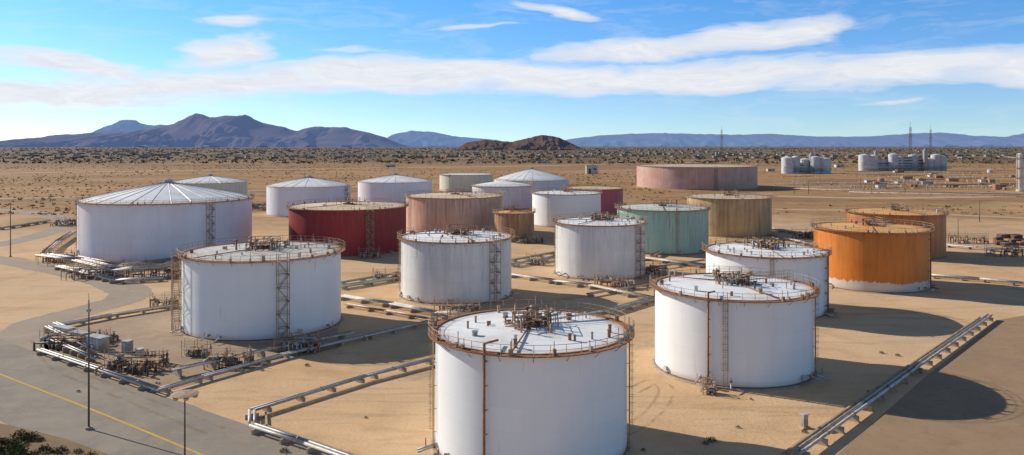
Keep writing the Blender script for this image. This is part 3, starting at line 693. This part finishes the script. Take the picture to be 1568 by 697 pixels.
# ------------------------------------------------------------------ mountains (air light of ~15-20 km of haze as weak emission)
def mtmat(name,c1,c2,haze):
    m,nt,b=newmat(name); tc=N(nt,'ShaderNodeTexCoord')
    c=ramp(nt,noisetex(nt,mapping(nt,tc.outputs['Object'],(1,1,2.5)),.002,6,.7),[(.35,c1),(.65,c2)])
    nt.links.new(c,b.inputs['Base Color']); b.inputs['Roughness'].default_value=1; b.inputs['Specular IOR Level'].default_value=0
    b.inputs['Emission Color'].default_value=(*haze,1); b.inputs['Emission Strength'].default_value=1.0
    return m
def mountain(name,prof,d,thick,mat,fr=.0012,rough=.35,nx=360,ny=44,gain=1.0):
    px=[p[0] for p in prof]; hh=[((HY-p[1])/F*d+H*(1 if p[1]<221 else 0))*gain for p in prof]
    X0=(px[0]-CX)/F*d; X1=(px[-1]-CX)/F*d; b=MB(); mi=b.m(mat)
    for j in range(ny+1):
        t=-1+2*j/ny
        for i in range(nx+1):
            X=X0+(X1-X0)*i/nx; P=CX+X/d*F; h=float(np.interp(P,px,hh))
            rg=noise.fractal(Vector((X*fr,t*thick*fr*.45,d*.01)),.9,2.1,6,noise_basis='PERLIN_ORIGINAL')
            rr=1-min(1,abs(rg)*2.4)
            cut=abs(t)**.8*(.8+.45*(1-rr))
            z=h*max(0,1-cut)+h*rough*.22*(rr-.5)*(1-abs(t))
            b.v.append((X,d+t*thick,max(-5,z-6*abs(t))))
    for j in range(ny):
        for i in range(nx):
            k=j*(nx+1)+i; b.face([k,k+1,k+nx+2,k+nx+1],mi,True)
    b.obj(name)
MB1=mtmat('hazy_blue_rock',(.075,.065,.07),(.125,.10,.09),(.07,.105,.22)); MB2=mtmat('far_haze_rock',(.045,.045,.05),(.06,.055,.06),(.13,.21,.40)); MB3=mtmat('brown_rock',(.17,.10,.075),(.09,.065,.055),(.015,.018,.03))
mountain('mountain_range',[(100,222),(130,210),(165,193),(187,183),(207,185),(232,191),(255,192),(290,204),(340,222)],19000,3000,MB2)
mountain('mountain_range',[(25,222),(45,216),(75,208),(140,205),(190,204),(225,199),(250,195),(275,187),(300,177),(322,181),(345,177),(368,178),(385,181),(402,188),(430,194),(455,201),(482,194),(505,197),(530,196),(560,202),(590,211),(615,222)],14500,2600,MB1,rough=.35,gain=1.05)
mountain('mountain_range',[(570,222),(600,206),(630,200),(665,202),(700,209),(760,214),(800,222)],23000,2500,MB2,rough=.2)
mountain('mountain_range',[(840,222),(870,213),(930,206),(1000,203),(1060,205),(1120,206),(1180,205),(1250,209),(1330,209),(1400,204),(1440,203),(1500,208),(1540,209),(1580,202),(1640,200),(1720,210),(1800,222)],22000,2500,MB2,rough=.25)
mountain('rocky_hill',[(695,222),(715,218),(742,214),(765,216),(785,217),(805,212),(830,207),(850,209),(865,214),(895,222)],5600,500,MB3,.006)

# ------------------------------------------------------------------ sky, sun, camera
SV=Vector((-.80,.44,.0)).normalized(); EL=math.radians(28)
az=math.atan2(SV.x,SV.y)
w=bpy.data.worlds.new('World'); scene.world=w; w.use_nodes=True; nt=w.node_tree; nt.nodes.clear()
out=N(nt,'ShaderNodeOutputWorld'); bg=N(nt,'ShaderNodeBackground'); bc=N(nt,'ShaderNodeBackground'); mx=N(nt,'ShaderNodeMixShader')
sky=N(nt,'ShaderNodeTexSky',sky_type='NISHITA'); sky.sun_disc=False; sky.sun_elevation=EL; sky.sun_rotation=az
sky.air_density=1.0; sky.dust_density=.3; sky.ozone_density=2.0
tc=N(nt,'ShaderNodeTexCoord'); d=tc.outputs['Generated']
sx=N(nt,'ShaderNodeSeparateXYZ'); nt.links.new(d,sx.inputs[0])
cb=N(nt,'ShaderNodeCombineXYZ'); nt.links.new(sx.outputs[0],cb.inputs[0]); nt.links.new(sx.outputs[1],cb.inputs[1])
nt.links.new(math_(nt,'ADD',math_(nt,'MULTIPLY',sx.outputs[2],1.9),.05),cb.inputs[2])
nv=N(nt,'ShaderNodeVectorMath',operation='NORMALIZE'); nt.links.new(cb.outputs[0],nv.inputs[0]); nt.links.new(nv.outputs[0],sky.inputs[0])
# elevation tint: clear desert sky, a little bluer above the horizon band
tint=ramp(nt,math_(nt,'ADD',sx.outputs[2],0.0,clamp=True),[(0.0,(.42,.46,.48)),(.05,(.42,.49,.53)),(.10,(.36,.52,.64)),(.19,(.26,.52,.70)),(.35,(.26,.36,.42)),(.6,(.28,.31,.34))])
skc=mix(nt,1.0,sky.outputs[0],tint,'MULTIPLY')
vm=N(nt,'ShaderNodeVectorMath',operation='SCALE'); nt.links.new(skc,vm.inputs[0]); vm.inputs['Scale'].default_value=2.4
nt.links.new(vm.outputs[0],bg.inputs[0]); bg.inputs[1].default_value=.13
u=math_(nt,'ARCTAN2',sx.outputs[0],sx.outputs[1])
hl=math_(nt,'SQRT',math_(nt,'ADD',math_(nt,'MULTIPLY',sx.outputs[0],sx.outputs[0]),math_(nt,'MULTIPLY',sx.outputs[1],sx.outputs[1])))
v=math_(nt,'DIVIDE',sx.outputs[2],math_(nt,'MAXIMUM',hl,.001))
uv=N(nt,'ShaderNodeCombineXYZ'); nt.links.new(u,uv.inputs[0]); nt.links.new(v,uv.inputs[1]); UV=uv.outputs[0]
wn=N(nt,'ShaderNodeTexNoise'); wn.inputs['Scale'].default_value=1; wn.inputs['Detail'].default_value=3
nt.links.new(mapping(nt,UV,(7,26,1)),wn.inputs['Vector'])
ws=N(nt,'ShaderNodeVectorMath',operation='SUBTRACT'); nt.links.new(wn.outputs['Color'],ws.inputs[0]); ws.inputs[1].default_value=(.5,.5,.5)
wm=N(nt,'ShaderNodeVectorMath',operation='MULTIPLY'); nt.links.new(ws.outputs[0],wm.inputs[0]); wm.inputs[1].default_value=(.16,.028,0)
wa=N(nt,'ShaderNodeVectorMath',operation='ADD'); nt.links.new(UV,wa.inputs[0]); nt.links.new(wm.outputs[0],wa.inputs[1]); W=wa.outputs[0]
CL=[(60,143,330,21,0,1.15),(330,128,300,28,3,1.2),(600,112,270,31,1,1.3),(860,120,240,25,-2,1.2),(1110,115,250,27,1,1.2),(1360,109,270,28,2,1.15),(1580,98,200,35,0,1.1),
(120,98,170,17,-9,1.15),(345,78,80,26,14,1.1),(355,32,60,11,5,.85),(990,74,170,19,2,1.15),(1160,52,130,24,5,1.25),(862,19,58,12,-10,1.0),(740,43,80,5,2,.5),(560,74,80,6,-3,.5),(1380,158,90,5,4,.4)]
tot=None
for px,py,hw,hh,ang,st in CL:
    U=math.atan((px-CX)/F); ca=math.cos(U); V=(HY-py)/F*ca; a=math.radians(ang)
    mp=mapping(nt,W,(1,1,1)); mpn=mp.node; mpn.vector_type='TEXTURE'
    mpn.inputs['Location'].default_value=(U,V,0); mpn.inputs['Rotation'].default_value=(0,0,a); mpn.inputs['Scale'].default_value=(hw/F*ca*ca,hh/F*ca,1)
    l=N(nt,'ShaderNodeVectorMath',operation='LENGTH'); nt.links.new(mp,l.inputs[0])
    f=math_(nt,'MULTIPLY',math_(nt,'SUBTRACT',1.25,l.outputs['Value'],clamp=True),st)
    tot=f if tot is None else math_(nt,'SMOOTH_MAX',tot,f,.2)
n1=noisetex(nt,mapping(nt,W,(8,40,1),rot=(0,0,.06)),1,6,.62,.5); n2=noisetex(nt,mapping(nt,W,(22,110,1),rot=(0,0,-.12)),1,5,.65,.6)
dn=math_(nt,'ADD',math_(nt,'MULTIPLY',tot,1.05),math_(nt,'ADD',math_(nt,'MULTIPLY',math_(nt,'SUBTRACT',n1,.52),1.6),math_(nt,'MULTIPLY',math_(nt,'SUBTRACT',n2,.5),.9)))
dn=ramp(nt,dn,[(.06,g(0)),(.45,g(.55)),(.9,g(.95))])
dn=math_(nt,'MULTIPLY',dn,ramp(nt,tot,[(0,g(0)),(.3,g(1))]))
nt.links.new(mix(nt,ramp(nt,n2,[(.35,g(0)),(.65,g(1))]),(.90,.90,.91),(.76,.79,.86)),bc.inputs[0]); bc.inputs[1].default_value=1.0
nt.links.new(dn,mx.inputs[0]); nt.links.new(bg.outputs[0],mx.inputs[1]); nt.links.new(bc.outputs[0],mx.inputs[2]); nt.links.new(mx.outputs[0],out.inputs[0])
w.cycles.sampling_method='MANUAL'; w.cycles.sample_map_resolution=512

sl=bpy.data.lights.new('sun','SUN'); sl.energy=5.0; sl.angle=math.radians(.5); sl.color=(1,.92,.79)
so=bpy.data.objects.new('sun',sl); scene.collection.objects.link(so)
dirv=Vector((SV.x*math.cos(EL),SV.y*math.cos(EL),math.sin(EL))); so.rotation_euler=(-dirv).to_track_quat('-Z','Y').to_euler(); so.location=(-100,80,100)
cam=bpy.data.cameras.new('camera'); co=bpy.data.objects.new('camera',cam); scene.collection.objects.link(co); scene.camera=co
co.location=(0,0,H); co.rotation_euler=(math.radians(90),0,0); cam.sensor_width=36; cam.lens=36*F/1568; cam.shift_y=-126.2/1568; cam.clip_end=90000; cam.clip_start=.5
scene.view_settings.view_transform='Standard'; scene.view_settings.look='None'; scene.view_settings.exposure=0
